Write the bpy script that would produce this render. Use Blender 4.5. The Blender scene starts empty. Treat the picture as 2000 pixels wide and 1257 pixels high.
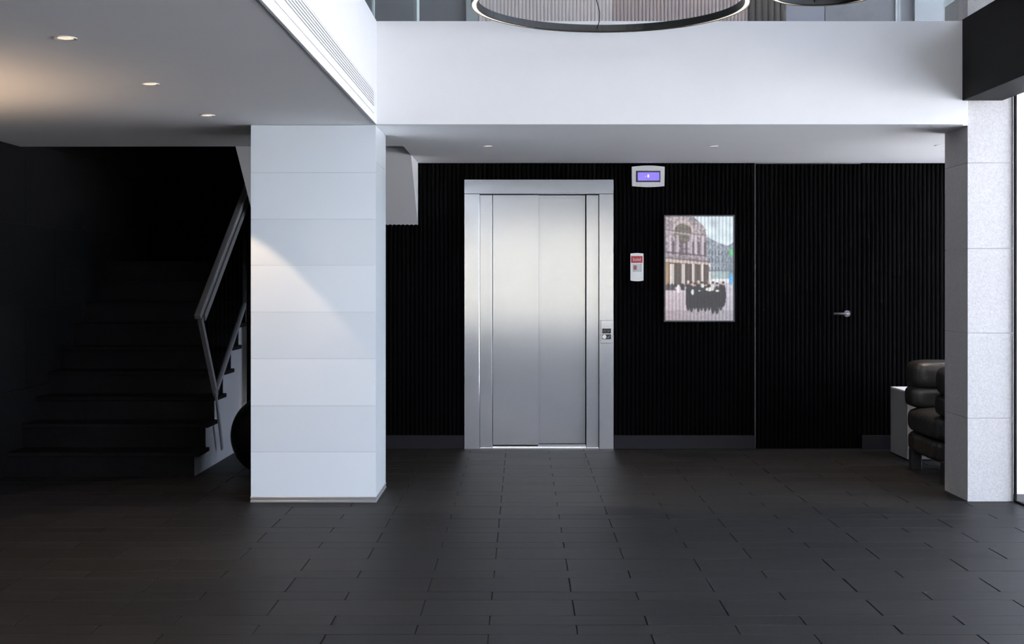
import bpy, bmesh, math, random
import numpy as np
from mathutils import Vector, Matrix

random.seed(7)
C = bpy.context.scene.collection
SC = bpy.context.scene

# ------------------------------------------------------------------ camera
F = 2571.4            # focal length in pixels of the 2000 px wide frame
VX, VY = 1020.0, 550.0   # vanishing point of the depth axis
EYE = 1.37
cam_d = bpy.data.cameras.new('camera')
cam_d.sensor_fit = 'HORIZONTAL'
cam_d.sensor_width = 36.0
cam_d.lens = F / 2000 * 36.0
cam_d.shift_x = -(VX - 1000) / 2000
cam_d.shift_y = -(628.5 - VY) / 2000
cam_d.clip_start = 0.05
cam_d.clip_end = 200
cam = bpy.data.objects.new('camera', cam_d)
cam.location = (0, 0, EYE)
cam.rotation_euler = (math.radians(90), 0, 0)
C.objects.link(cam)
SC.camera = cam

# ------------------------------------------------------------------ world, exposure
W = bpy.data.worlds.new('overcast_sky')
SC.world = W
W.use_nodes = True
bg = W.node_tree.nodes['Background']
bg.inputs[0].default_value = (0.79, 0.87, 1.06, 1)
bg.inputs[1].default_value = 6.5
sun_d = bpy.data.lights.new('sun', 'SUN')     # veiled sun added from beyond the roof; paving bounce brightens the ceilings
sun_d.energy = 66; sun_d.color = (1.0, 0.93, 0.84); sun_d.angle = math.radians(4)
sun = bpy.data.objects.new('sun', sun_d)
sun.rotation_euler = Vector((0.62, -0.45, -0.80)).to_track_quat('-Z', 'Y').to_euler()
C.objects.link(sun)
SC.view_settings.view_transform = 'Standard'
SC.view_settings.look = 'None'
SC.view_settings.gamma = 1
SC.view_settings.exposure = 0.42
SC.view_settings.use_curve_mapping = False
SC.cycles.max_bounces = 10
SC.cycles.diffuse_bounces = 6
SC.cycles.glossy_bounces = 5
SC.cycles.transparent_max_bounces = 12
SC.cycles.sample_clamp_indirect = 6
SC.cycles.caustics_reflective = False
SC.cycles.caustics_refractive = False

# room constants (metres); camera looks along +Y
YW = 10.8        # black fluted wall
ZC = 2.34        # low ceiling
ZG = 2.975       # gallery floor edge
YL = 8.125       # face of the gallery edge
XL = -0.91       # face of the left gallery edge
XWL = -3.62      # left wall
XG = 3.07        # glass wall on the right
XN = 4.7         # far side of the seating nook
YR = -5.0        # wall behind the viewer
ZT = 5.4         # hall ceiling

def px(x, y, Y):
    return (x - VX) * Y / F, EYE - (y - VY) * Y / F
def pX(x, Y): return (x - VX) * Y / F
def pZ(y, Y): return EYE - (y - VY) * Y / F

def portal(name, loc, rot, sx, sy):
    d = bpy.data.lights.new(name, 'AREA')
    d.shape = 'RECTANGLE'; d.size = sx; d.size_y = sy
    d.cycles.is_portal = True
    o = bpy.data.objects.new(name, d)
    o.location = loc; o.rotation_euler = rot
    C.objects.link(o)
R90 = math.radians(90)
portal('window_portal', (XG + 0.06, (YR + 8.2) / 2, 1.25), (0, R90, 0), 2.5, 8.2 - YR)
portal('upper_window_portal', (XG + 0.06, (YR + YW) / 2, 4.2), (0, R90, 0), 2.4, YW - YR)
portal('rear_upper_portal', (-0.25, YR - 0.10, 4.45), (R90, 0, 0), 6.5, 1.85)
portal('nook_portal', (XN + 0.06, 9.7, 1.17), (0, R90, 0), 2.3, 2.6)
portal('entrance_portal', (-0.25, YR - 0.10, 1.54), (R90, 0, 0), 6.5, 2.1)

# ------------------------------------------------------------------ materials
def mat(name, col, rough=0.5, metal=0.0, spec=0.5, noise=0.0, nscale=(8, 8, 8), bump=0.0, bscale=60.0,
        emit=None, estr=0.0, rand=0.0, coat=0.0, aniso=0.0):
    m = bpy.data.materials.new(name); m.use_nodes = True
    nt = m.node_tree; b = nt.nodes['Principled BSDF']
    b.inputs['Base Color'].default_value = (*col, 1)
    b.inputs['Roughness'].default_value = rough
    b.inputs['Metallic'].default_value = metal
    b.inputs['Specular IOR Level'].default_value = spec
    b.inputs['Coat Weight'].default_value = coat
    b.inputs['Anisotropic'].default_value = aniso
    if emit:
        b.inputs['Emission Color'].default_value = (*emit, 1)
        b.inputs['Emission Strength'].default_value = estr
    geo = nt.nodes.new('ShaderNodeNewGeometry')
    fac = None
    if noise:
        mp = nt.nodes.new('ShaderNodeMapping'); mp.inputs['Scale'].default_value = nscale
        nt.links.new(geo.outputs['Position'], mp.inputs['Vector'])
        nz = nt.nodes.new('ShaderNodeTexNoise'); nz.inputs['Scale'].default_value = 1.0
        nz.inputs['Detail'].default_value = 6; nz.inputs['Roughness'].default_value = 0.65
        nt.links.new(mp.outputs[0], nz.inputs['Vector'])
        mr = nt.nodes.new('ShaderNodeMapRange')
        mr.inputs['From Min'].default_value = 0.25; mr.inputs['From Max'].default_value = 0.75
        mr.inputs['To Min'].default_value = 1 - noise; mr.inputs['To Max'].default_value = 1 + noise
        nt.links.new(nz.outputs['Fac'], mr.inputs['Value'])
        fac = mr.outputs[0]
    if rand:
        oi = nt.nodes.new('ShaderNodeObjectInfo')
        ad = nt.nodes.new('ShaderNodeMath'); ad.operation = 'ADD'
        nt.links.new(oi.outputs['Random'], ad.inputs[0]); nt.links.new(geo.outputs['Random Per Island'], ad.inputs[1])
        fr = nt.nodes.new('ShaderNodeMath'); fr.operation = 'FRACT'; nt.links.new(ad.outputs[0], fr.inputs[0])
        m2 = nt.nodes.new('ShaderNodeMapRange')
        m2.inputs['To Min'].default_value = 1 - rand; m2.inputs['To Max'].default_value = 1 + rand
        nt.links.new(fr.outputs[0], m2.inputs['Value'])
        if fac is None: fac = m2.outputs[0]
        else:
            mu = nt.nodes.new('ShaderNodeMath'); mu.operation = 'MULTIPLY'
            nt.links.new(fac, mu.inputs[0]); nt.links.new(m2.outputs[0], mu.inputs[1]); fac = mu.outputs[0]
    if fac is not None:
        vm = nt.nodes.new('ShaderNodeVectorMath'); vm.operation = 'SCALE'
        vm.inputs[0].default_value = col
        nt.links.new(fac, vm.inputs['Scale'])
        nt.links.new(vm.outputs[0], b.inputs['Base Color'])
    if bump:
        n2 = nt.nodes.new('ShaderNodeTexNoise'); n2.inputs['Scale'].default_value = bscale
        n2.inputs['Detail'].default_value = 4
        nt.links.new(geo.outputs['Position'], n2.inputs['Vector'])
        bp = nt.nodes.new('ShaderNodeBump'); bp.inputs['Strength'].default_value = bump
        bp.inputs['Distance'].default_value = 0.01
        nt.links.new(n2.outputs['Fac'], bp.inputs['Height'])
        nt.links.new(bp.outputs[0], b.inputs['Normal'])
    return m

def steel_mat():
    """brushed stainless steel: a clear satin lobe over a broad scattered one"""
    m = bpy.data.materials.new('brushed_steel'); m.use_nodes = True
    nt = m.node_tree; out = nt.nodes['Material Output']; b = nt.nodes['Principled BSDF']
    geo = nt.nodes.new('ShaderNodeNewGeometry')
    mp = nt.nodes.new('ShaderNodeMapping'); mp.inputs['Scale'].default_value = (40, 40, 700)
    nt.links.new(geo.outputs['Position'], mp.inputs['Vector'])
    nz = nt.nodes.new('ShaderNodeTexNoise'); nz.inputs['Scale'].default_value = 1; nz.inputs['Detail'].default_value = 3
    nt.links.new(mp.outputs[0], nz.inputs['Vector'])
    mr = nt.nodes.new('ShaderNodeMapRange'); mr.inputs['To Min'].default_value = 0.92; mr.inputs['To Max'].default_value = 1.06
    nt.links.new(nz.outputs['Fac'], mr.inputs['Value'])
    vm = nt.nodes.new('ShaderNodeVectorMath'); vm.operation = 'SCALE'; vm.inputs[0].default_value = (0.60, 0.625, 0.66)
    nt.links.new(mr.outputs[0], vm.inputs['Scale'])
    nt.links.new(vm.outputs[0], b.inputs['Base Color'])
    b.inputs['Metallic'].default_value = 1; b.inputs['Roughness'].default_value = 0.13
    d = nt.nodes.new('ShaderNodeBsdfPrincipled')
    d.inputs['Base Color'].default_value = (0.55, 0.58, 0.63, 1); d.inputs['Roughness'].default_value = 0.6
    d.inputs['Metallic'].default_value = 0.0
    mx = nt.nodes.new('ShaderNodeMixShader'); mx.inputs[0].default_value = 0.25
    nt.links.new(b.outputs[0], mx.inputs[1]); nt.links.new(d.outputs[0], mx.inputs[2])
    nt.links.new(mx.outputs[0], out.inputs['Surface'])
    return m

def glass_mat(name, tint, ior=1.5):
    m = bpy.data.materials.new(name); m.use_nodes = True
    nt = m.node_tree; nt.nodes.remove(nt.nodes['Principled BSDF']); out = nt.nodes['Material Output']
    t = nt.nodes.new('ShaderNodeBsdfTransparent'); t.inputs[0].default_value = (*tint, 1)
    g = nt.nodes.new('ShaderNodeBsdfGlossy'); g.inputs['Roughness'].default_value = 0.0
    g.inputs['Color'].default_value = (0.95, 0.98, 1, 1)
    fr = nt.nodes.new('ShaderNodeFresnel'); fr.inputs['IOR'].default_value = ior
    mx = nt.nodes.new('ShaderNodeMixShader')
    ge = nt.nodes.new('ShaderNodeNewGeometry')     # only the outer faces of a pane reflect
    iv = nt.nodes.new('ShaderNodeMath'); iv.operation = 'SUBTRACT'; iv.inputs[0].default_value = 1
    nt.links.new(ge.outputs['Backfacing'], iv.inputs[1])
    mu = nt.nodes.new('ShaderNodeMath'); mu.operation = 'MULTIPLY'
    nt.links.new(fr.outputs[0], mu.inputs[0]); nt.links.new(iv.outputs[0], mu.inputs[1])
    nt.links.new(mu.outputs[0], mx.inputs[0]); nt.links.new(t.outputs[0], mx.inputs[1]); nt.links.new(g.outputs[0], mx.inputs[2])
    nt.links.new(mx.outputs[0], out.inputs['Surface'])
    return m

def vcol_mat(name, attr, estr):
    m = bpy.data.materials.new(name); m.use_nodes = True
    nt = m.node_tree; b = nt.nodes['Principled BSDF']
    a = nt.nodes.new('ShaderNodeVertexColor'); a.layer_name = attr
    b.inputs['Base Color'].default_value = (0.02, 0.02, 0.02, 1)
    b.inputs['Roughness'].default_value = 0.35
    nt.links.new(a.outputs['Color'], b.inputs['Emission Color'])
    b.inputs['Emission Strength'].default_value = estr
    return m

M = {}
M['white'] = mat('white_paint', (0.78, 0.78, 0.78), 0.6, noise=0.015, nscale=(3, 3, 3))
M['ceil'] = mat('ceiling_paint', (0.90, 0.89, 0.895), 0.75, noise=0.015, nscale=(2, 2, 2))
M['soffit'] = mat('soffit_paint', (0.74, 0.73, 0.735), 0.75)
M['black_wall'] = mat('black_fluted_panel', (0.0009, 0.0009, 0.0011), 0.6, spec=0.025, noise=0.35, nscale=(3, 3, 1.2))
M['black_stone'] = mat('black_stone', (0.0055, 0.0055, 0.0060), 0.65, spec=0.10, noise=0.4, nscale=(20, 20, 20), bump=0.15, rand=0.25)
M['grout'] = mat('dark_grout', (0.006, 0.006, 0.006), 0.8, spec=0.2)
M['plank'] = mat('dark_wood_look_plank', (0.0165, 0.0160, 0.0160), 0.50, spec=0.09, noise=0.42, nscale=(1.6, 60, 60), rand=0.11)
M['skirting'] = mat('charcoal_skirting', (0.0115, 0.0115, 0.015), 0.5, spec=0.15)
M['steel'] = steel_mat()
M['chrome'] = mat('polished_steel', (0.75, 0.77, 0.80), 0.16, metal=1)
M['rail'] = mat('satin_rail_metal', (0.30, 0.30, 0.315), 0.32, metal=0.5)
M['handle_metal'] = mat('grey_handle_metal', (0.20, 0.20, 0.21), 0.4, metal=0.5)
M['dark_metal'] = mat('dark_metal', (0.05, 0.05, 0.055), 0.35, metal=0.6)
M['ring'] = mat('black_ring_metal', (0.012, 0.012, 0.013), 0.35, spec=0.4)
M['led'] = mat('warm_led', (0.9, 0.85, 0.75), 0.5, emit=(1.0, 0.85, 0.64), estr=1.5)
M['lamp'] = mat('warm_lamp', (0.9, 0.8, 0.7), 0.5, emit=(1.0, 0.74, 0.50), estr=0.75)
M['lamp_cool'] = mat('neutral_lamp', (0.9, 0.9, 0.9), 0.5, emit=(1.0, 0.90, 0.78), estr=0.7)
M['lampring'] = mat('lamp_trim_paint', (0.75, 0.73, 0.70), 0.5)
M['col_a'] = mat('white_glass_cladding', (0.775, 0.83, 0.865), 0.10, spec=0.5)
M['col_b'] = mat('reflection_tint_glass_cladding', (0.725, 0.78, 0.82), 0.10, spec=0.5)  # slightly darker tint imitates bands reflected in the column
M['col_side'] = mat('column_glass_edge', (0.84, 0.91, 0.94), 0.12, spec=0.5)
M['col_core'] = mat('column_core', (0.45, 0.46, 0.47), 0.6)
M['alu'] = mat('brushed_aluminium', (0.50, 0.51, 0.53), 0.35, metal=0.8)
M['stone'] = mat('pale_limestone', (0.47, 0.455, 0.445), 0.8, noise=0.16, nscale=(70, 70, 70), bump=0.25, bscale=160)
M['beam'] = mat('black_beam_paint', (0.0065, 0.0065, 0.007), 0.55, spec=0.05)
M['shaded_flank'] = mat('shaded_flank_paint', (0.24, 0.25, 0.275), 0.6)  # grey stands in for the shade on the stair flank
M['ventback'] = mat('vent_shadow_grey', (0.10, 0.10, 0.11), 0.7)
M['glass'] = glass_mat('window_glass', (0.97, 0.975, 0.975))
M['dimmed_glass'] = glass_mat('dimmed_window_glass', (0.50, 0.515, 0.53))  # tint added to cut the daylight from the upper storey
M['bal_glass'] = glass_mat('balustrade_glass', (0.945, 0.96, 0.955), 1.22)
M['stair_glass'] = glass_mat('smoked_stair_glass', (0.72, 0.74, 0.76))
M['glass_edge'] = mat('polished_glass_edge', (0.72, 0.86, 0.86), 0.2, spec=0.5)
M['leather'] = mat('black_leather', (0.030, 0.028, 0.027), 0.34, spec=0.5, bump=0.12, bscale=90)
M['black_block'] = mat('black_lacquer', (0.006, 0.006, 0.006), 0.5)
M['grey_table'] = mat('grey_lacquer', (0.30, 0.29, 0.28), 0.6)
M['plastic'] = mat('white_plastic', (0.90, 0.90, 0.87), 0.4, emit=None)
M['red'] = mat('red_label', (0.42, 0.015, 0.025), 0.45)
M['redbtn'] = mat('dull_red_button', (0.32, 0.08, 0.08), 0.45)
M['btn'] = mat('black_button', (0.008, 0.008, 0.009), 0.3)
M['mark'] = mat('grey_marking', (0.35, 0.36, 0.37), 0.5)
M['whitemark'] = mat('white_marking', (0.85, 0.85, 0.85), 0.5)
M['screen'] = mat('violet_screen', (0.02, 0.02, 0.03), 0.3, emit=(0.270, 0.195, 0.93), estr=0.78)
M['screentext'] = mat('screen_digit', (0.8, 0.8, 0.8), 0.5, emit=(0.9, 0.88, 1.0), estr=0.8)
M['bezel'] = mat('dark_violet_bezel', (0.008, 0.006, 0.02), 0.3)
M['ball'] = mat('black_ball_gloss', (0.004, 0.004, 0.004), 0.35, spec=0.3)
M['up_grey'] = mat('grey_upper_wall', (0.27, 0.275, 0.30), 0.7)
M['up_pale'] = mat('pale_upper_pier', (0.52, 0.57, 0.58), 0.6)
M['up_flute'] = mat('pale_fluted_panel', (0.88, 0.79, 0.77), 0.6)
M['up_flute_b'] = mat('taupe_fluted_panel', (0.60, 0.49, 0.47), 0.6)
M['up_brown'] = mat('dark_curtain', (0.13, 0.11, 0.10), 0.8)
M['up_mid'] = mat('blue_grey_upper_panel', (0.36, 0.36, 0.41), 0.6)
M['up_stone'] = mat('grey_stone_upper_panel', (0.29, 0.285, 0.30), 0.7, noise=0.12, nscale=(12, 12, 12))
M['up_white'] = mat('white_upper_pier', (0.82, 0.83, 0.83), 0.6)
M['up_green'] = mat('grey_green_upper_panel', (0.40, 0.43, 0.41), 0.5)
M['cream'] = mat('cream_render', (0.062, 0.060, 0.052), 0.8)
M['paving'] = mat('pale_paving', (0.80, 0.79, 0.78), 0.8, noise=0.1)
M['rear'] = mat('grey_rear_wall', (0.45, 0.46, 0.48), 0.7)

# ------------------------------------------------------------------ object helpers
WLOC = {}
def link(name, me, material, parent=None, base=None, smooth=False):
    """one mesh object; vertices are in world space and get re-centred on the piece's own base"""
    n = len(me.vertices)
    co = np.empty(n * 3, dtype=np.float32); me.vertices.foreach_get('co', co); co = co.reshape(-1, 3)
    mn, mxx = co.min(0), co.max(0)
    if base is None: base = ((mn[0] + mxx[0]) / 2, (mn[1] + mxx[1]) / 2, mn[2])
    co -= np.array(base, dtype=np.float32)
    me.vertices.foreach_set('co', co.ravel()); me.update()
    if smooth:
        me.polygons.foreach_set('use_smooth', [True] * len(me.polygons))
    o = bpy.data.objects.new(name, me)
    if isinstance(material, (list, tuple)):
        for k in material: me.materials.append(M[k])
    else:
        me.materials.append(M[material] if isinstance(material, str) else material)
    C.objects.link(o)
    o['wloc'] = [float(v) for v in base]
    if parent is not None:
        o.parent = parent
        pl = parent['wloc']
        o.location = (base[0] - pl[0], base[1] - pl[1], base[2] - pl[2])
    else:
        o.location = base
    return o

def mesh_of(bm, name='m'):
    me = bpy.data.meshes.new(name)
    bmesh.ops.recalc_face_normals(bm, faces=bm.faces)
    bm.to_mesh(me); bm.free()
    return me

def obj(name, bm, material, parent=None, smooth=False):
    return link(name, mesh_of(bm, name), material, parent, smooth=smooth)

def tag(o, label=None, cat=None, group=None, kind=None):
    if label: o['label'] = label
    if cat: o['category'] = cat
    if group: o['group'] = group
    if kind: o['kind'] = kind
    return o

def struct(o, label=None):
    o['kind'] = 'structure'
    if label: o['label'] = label
    return o

def empty(name, loc, label=None, cat=None, group=None, kind=None):
    o = bpy.data.objects.new(name, None)
    o.empty_display_size = 0.1
    o.location = loc; o['wloc'] = [float(v) for v in loc]
    C.objects.link(o)
    return tag(o, label, cat, group, kind)

def add_box(bm, x0, x1, y0, y1, z0, z1, bevel=0.0, seg=1):
    r = bmesh.ops.create_cube(bm, size=1.0)
    vs = r['verts']
    for v in vs:
        v.co = Vector(((x0 + x1) / 2 + v.co.x * (x1 - x0), (y0 + y1) / 2 + v.co.y * (y1 - y0), (z0 + z1) / 2 + v.co.z * (z1 - z0)))
    if bevel > 0:
        es = list({e for v in vs for e in v.link_edges})
        bmesh.ops.bevel(bm, geom=es, offset=bevel, segments=seg, affect='EDGES', profile=0.5)
    return bm

def box(name, x0, x1, y0, y1, z0, z1, material, parent=None, bevel=0.0, seg=1):
    return obj(name, add_box(bmesh.new(), x0, x1, y0, y1, z0, z1, bevel, seg), material, parent)

def add_prism(bm, pts, fn):
    """pts: 2-D outline; fn(p, t) -> 3-D point for t in (0, 1)"""
    a = [bm.verts.new(fn(p, 0)) for p in pts]; b = [bm.verts.new(fn(p, 1)) for p in pts]
    bm.faces.new(a); bm.faces.new(b[::-1])
    n = len(pts)
    for i in range(n): bm.faces.new((a[i], b[i], b[(i + 1) % n], a[(i + 1) % n]))
    return bm

def add_bar(bm, p, q, w, h, up=Vector((0, 0, 1)), bevel=0.0):
    p, q = Vector(p), Vector(q); d = (q - p); L = d.length; d.normalize()
    s = d.cross(up).normalized(); u = s.cross(d).normalized()
    vs = []
    for t in (0, L):
        for a, b in ((-1, -1), (1, -1), (1, 1), (-1, 1)):
            vs.append(bm.verts.new(p + d * t + s * (a * w / 2) + u * (b * h / 2)))
    fs = [bm.faces.new(vs[:4][::-1]), bm.faces.new(vs[4:])]
    for i in range(4): fs.append(bm.faces.new((vs[i], vs[(i + 1) % 4], vs[4 + (i + 1) % 4], vs[4 + i])))
    if bevel:
        bmesh.ops.recalc_face_normals(bm, faces=fs)
        bmesh.ops.bevel(bm, geom=list({e for f in fs for e in f.edges}), offset=bevel, segments=2, affect='EDGES', profile=0.5)
    return bm

def add_tube(bm, pts, r, n=10, cap=True):
    pts = [Vector(p) for p in pts]; rings = []
    for i, p in enumerate(pts):
        d = (pts[min(i + 1, len(pts) - 1)] - pts[max(i - 1, 0)]).normalized()
        ref = Vector((0, 0, 1)) if abs(d.z) < 0.9 else Vector((0, 1, 0))
        s = d.cross(ref).normalized(); u = s.cross(d)
        rings.append([bm.verts.new(p + s * (r * math.cos(2 * math.pi * k / n)) + u * (r * math.sin(2 * math.pi * k / n))) for k in range(n)])
    for a, b in zip(rings, rings[1:]):
        for k in range(n): bm.faces.new((a[k], a[(k + 1) % n], b[(k + 1) % n], b[k]))
    if cap:
        bm.faces.new(rings[0][::-1]); bm.faces.new(rings[-1])
    return bm

def add_lathe(bm, prof, cx, cy, n=48, closed=True):
    """prof: (r, z) outline revolved about the vertical through cx, cy"""
    rings = [[bm.verts.new((cx + r * math.cos(2 * math.pi * k / n), cy + r * math.sin(2 * math.pi * k / n), z)) for k in range(n)] for r, z in prof]
    m = len(rings)
    for i in range(m if closed else m - 1):
        a, b = rings[i], rings[(i + 1) % m]
        for k in range(n): bm.faces.new((a[k], a[(k + 1) % n], b[(k + 1) % n], b[k]))
    return bm

def add_disc(bm, c, r, axis='y', depth=0.01, n=28):
    """short cylinder whose axis runs along y (or z) starting at c"""
    c = Vector(c)
    A, B = [], []
    for k in range(n):
        a = 2 * math.pi * k / n
        if axis == 'y': v = Vector((r * math.cos(a), 0, r * math.sin(a))); d = Vector((0, -depth, 0))
        else: v = Vector((r * math.cos(a), r * math.sin(a), 0)); d = Vector((0, 0, -depth))
        A.append(bm.verts.new(c + v)); B.append(bm.verts.new(c + v + d))
    bm.faces.new(A); bm.faces.new(B[::-1])
    for k in range(n): bm.faces.new((A[k], A[(k + 1) % n], B[(k + 1) % n], B[k]))
    return bm

def fluted(bm, x0, x1, z0, z1, y, pitch=0.0355, depth=0.010, back=0.03):
    """a panel of half-round vertical ribs standing proud of its backing, front crests at y"""
    n = max(1, round((x1 - x0) / pitch)); p = (x1 - x0) / n
    prof = []
    for i in range(n):
        xa = x0 + i * p
        g = p * 0.09
        prof.append((xa, y + depth)); 
        for k in range(7):
            t = k / 6; a = math.pi * (1 - t)
            prof.append((xa + g + (p - 2 * g) * (0.5 + 0.5 * math.cos(a)), y + depth * (1 - math.sin(a) ** 0.8) * 0.8))
    prof.append((x1, y + depth))
    lo = [bm.verts.new((a, b, z0)) for a, b in prof]; hi = [bm.verts.new((a, b, z1)) for a, b in prof]
    for i in range(len(prof) - 1): bm.faces.new((lo[i], lo[i + 1], hi[i + 1], hi[i]))
    bl = [bm.verts.new((x0, y + back, z0)), bm.verts.new((x1, y + back, z0))]
    bh = [bm.verts.new((x0, y + back, z1)), bm.verts.new((x1, y + back, z1))]
    bm.faces.new((bl[0], bl[1], bh[1], bh[0]))
    bm.faces.new((lo[0], hi[0], bh[0], bl[0])); bm.faces.new((lo[-1], bl[1], bh[1], hi[-1]))
    bm.faces.new(hi + [bh[1], bh[0]]); bm.faces.new(lo + [bl[1], bl[0]])
    return bm

def text_obj(name, body, size, loc, material, parent):
    """flat lettering facing the viewer, centred on loc"""
    cu = bpy.data.curves.new(name, 'FONT'); cu.body = body; cu.size = size
    cu.align_x = 'CENTER'; cu.align_y = 'CENTER'; cu.extrude = 0.0006; cu.resolution_u = 3
    t = bpy.data.objects.new(name + '_curve', cu); C.objects.link(t)
    dg = bpy.context.evaluated_depsgraph_get()
    me = bpy.data.meshes.new_from_object(t.evaluated_get(dg))
    bpy.data.objects.remove(t); bpy.data.curves.remove(cu)
    me.transform(Matrix.Translation(Vector(loc)) @ Matrix.Rotation(R90, 4, 'X'))
    me.materials.clear()
    return link(name, me, material, parent)

# ================================================================== THE SETTING
# ---- floor: dark planks in alternating wide and narrow courses
floor = struct(box('floor', XWL - 0.3, XN + 0.2, YR - 0.1, YW + 0.4, -0.10, -0.004, 'grout'),
               'dark wood-look plank floor of the entrance hall')
PL = 0.633                       # plank length
PH_A, PH_B = 0.2155, 0.501       # joint positions of the two kinds of course
WIDE, NARR = 0.268, 0.147
rows = []                        # (y0, y1, phase)
y = 6.512; k = 0
while y < YW - 0.02:             # back part: wide B, narrow A ...
    w = WIDE if k % 2 == 0 else NARR
    rows.append((y, min(y + w, YW), PH_B if k % 2 == 0 else PH_A)); y += w; k += 1
for ya, yb, p in ((6.244, 6.512, PH_A), (6.093, 6.244, PH_B), (5.821, 6.093, PH_A), (5.673, 5.821, PH_B),
                  (5.405, 5.673, PH_A), (5.258, 5.405, PH_B), (5.119, 5.258, PH_A)):
    rows.append((ya, yb, p))
y = 5.119; k = 0
while y > YR:
    w = WIDE if k % 2 == 0 else NARR
    rows.append((y - w, y, PH_B if k % 2 == 0 else PH_A)); y -= w; k += 1
planks = []
GE, GR = 0.0028, 0.0012
for (ya, yb, ph) in rows:
    i0 = math.floor((XWL - ph) / PL) - 1
    for i in range(i0, i0 + 18):
        xa, xb = max(ph + i * PL, XWL), min(ph + (i + 1) * PL, XN)
        if xb - xa < 0.03: continue
        if ya < 8.0 and xa > XG: continue
        if ya < 8.0: xb = min(xb, XG - 0.005)
        if xb - xa < 0.03: continue
        yc, xc = (ya + yb) / 2, (xa + xb) / 2
        area = 0
        if yc > 4.6:
            sx0, sx1 = VX + xa * F / yc, VX + xb * F / yc
            vis = max(0, min(sx1, 2000) - max(sx0, 0))
            if ya > 8.2 and -1.7 < xc < -0.9: vis *= 0.2
            area = vis * (EYE * F / ya - EYE * F / yb)
        planks.append((area, xa + GE, xb - GE, ya + GR, yb - GR))
planks.sort(key=lambda p: -p[0])
share = {}
def plank_mesh(w, d):
    key = (round(w, 3), round(d, 3))
    if key not in share:
        bm = add_box(bmesh.new(), -w / 2, w / 2, -d / 2, d / 2, -0.008, 0.0, 0.0012)
        me = bpy.data.meshes.new('floor_plank'); bm.to_mesh(me); bm.free(); me.materials.append(M['plank']); share[key] = me
    return share[key]
for (a, xa, xb, ya, yb) in planks[:300]:
    o = bpy.data.objects.new('floor_plank', plank_mesh(xb - xa, yb - ya))
    C.objects.link(o); o.parent = floor
    fl = floor['wloc']; o.location = ((xa + xb) / 2 - fl[0], (ya + yb) / 2 - fl[1], -fl[2] + random.uniform(-0.0004, 0.0003))
bm = bmesh.new()
for (a, xa, xb, ya, yb) in planks[300:]: add_box(bm, xa, xb, ya, yb, -0.008, 0.0)
tag(obj('more_floor_planks', bm, 'plank', floor), kind='stuff')

# ---- low ceiling / gallery slab, L-shaped round the hall and open over the stairs
outline = [(XWL, YR), (XL, YR), (XL, YL), (2.742, YL), (2.742, 8.205), (2.776, 8.205), (2.776, 8.657), (XN, 8.657), (XN, YW + 0.3), (-0.855, YW + 0.3), (-0.855, 9.46), (XWL, 9.50)]
bm = add_prism(bmesh.new(), outline, lambda p, t: Vector((p[0], p[1], ZC + 0.004 + t * (ZG - ZC - 0.008))))
struct(obj('ceiling', bm, 'ceil'), 'low plastered ceiling under the gallery')
# fascia boards facing the hall
struct(box('trim_1', XL, 2.742, YL - 0.012, YL, ZC, ZG, 'white'), 'white fascia of the gallery edge above the lift')
struct(box('trim_2', XL, XL + 0.012, YR, YL - 0.012, ZC, ZG, 'white'), 'white fascia of the gallery edge along the left')
# hall ceiling far above and outer walls
struct(box('ceiling_upper', XWL - 0.2, XN + 0.2, YR - 0.2, 13.2, ZT, ZT + 0.15, 'white'), 'white ceiling high over the hall')

# ---- left wall: black stone slabs
wl = struct(box('wall_left', XWL - 0.2, XWL - 0.014, YR, 13.0, 0, ZT, 'grout'), 'black stone wall left of the stairs')
r = 0; z = 0.0
while z < 3.3:
    off = 0.6 if r % 2 else 0.0
    yy = 3.0 + off
    while yy < 13.0:
        o = box('stone_slab', XWL - 0.014, XWL + random.uniform(-0.001, 0.001), yy + 0.002, min(yy + 1.2, 13.0) - 0.002, z + 0.002, z + 0.298 * 2 - 0.002, 'black_stone', wl)
        yy += 1.2
    z += 0.596; r += 1
# stairwell end wall and side behind the lift wall
struct(box('wall_stairwell', XWL, -0.855, 12.75, 12.95, 0, ZT, 'black_wall'), 'black end wall of the stairwell')
struct(box('wall_stairwell_side', -0.85, -0.70, YW + 0.06, 12.75, 0, ZT, 'black_wall'), 'side wall of the stairwell behind the lift')

# ---- black fluted back wall around the lift and the flush door
EX0, EX1, EZ = pX(907, YW), pX(1198, YW), pZ(351, YW)
DX0, DX1 = pX(1477, YW), pX(1682, YW)
wb = struct(empty('wall_back', (1.0, YW, 0)), 'black fluted wall behind the lift')
obj('fluted_panel', fluted(bmesh.new(), -2.262, -0.855, 0, 1.84, YW), 'black_wall', wb)
obj('fluted_panel', fluted(bmesh.new(), -0.855, EX0 - 0.001, 0, ZC + 0.003, YW), 'black_wall', wb)
obj('fluted_panel', fluted(bmesh.new(), EX0 - 0.001, EX1 + 0.001, EZ + 0.001, ZC + 0.003, YW), 'black_wall', wb)
obj('fluted_panel', fluted(bmesh.new(), EX1 + 0.001, DX0 - 0.014, 0, ZC + 0.003, YW), 'black_wall', wb)
obj('fluted_panel', fluted(bmesh.new(), DX1 + 0.004, XN, 0, ZC + 0.003, YW), 'black_wall', wb)
obj('backing', add_box(bmesh.new(), -0.70, XN + 0.1, YW + 0.305, YW + 0.36, 0, ZT), 'black_wall', wb)
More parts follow.
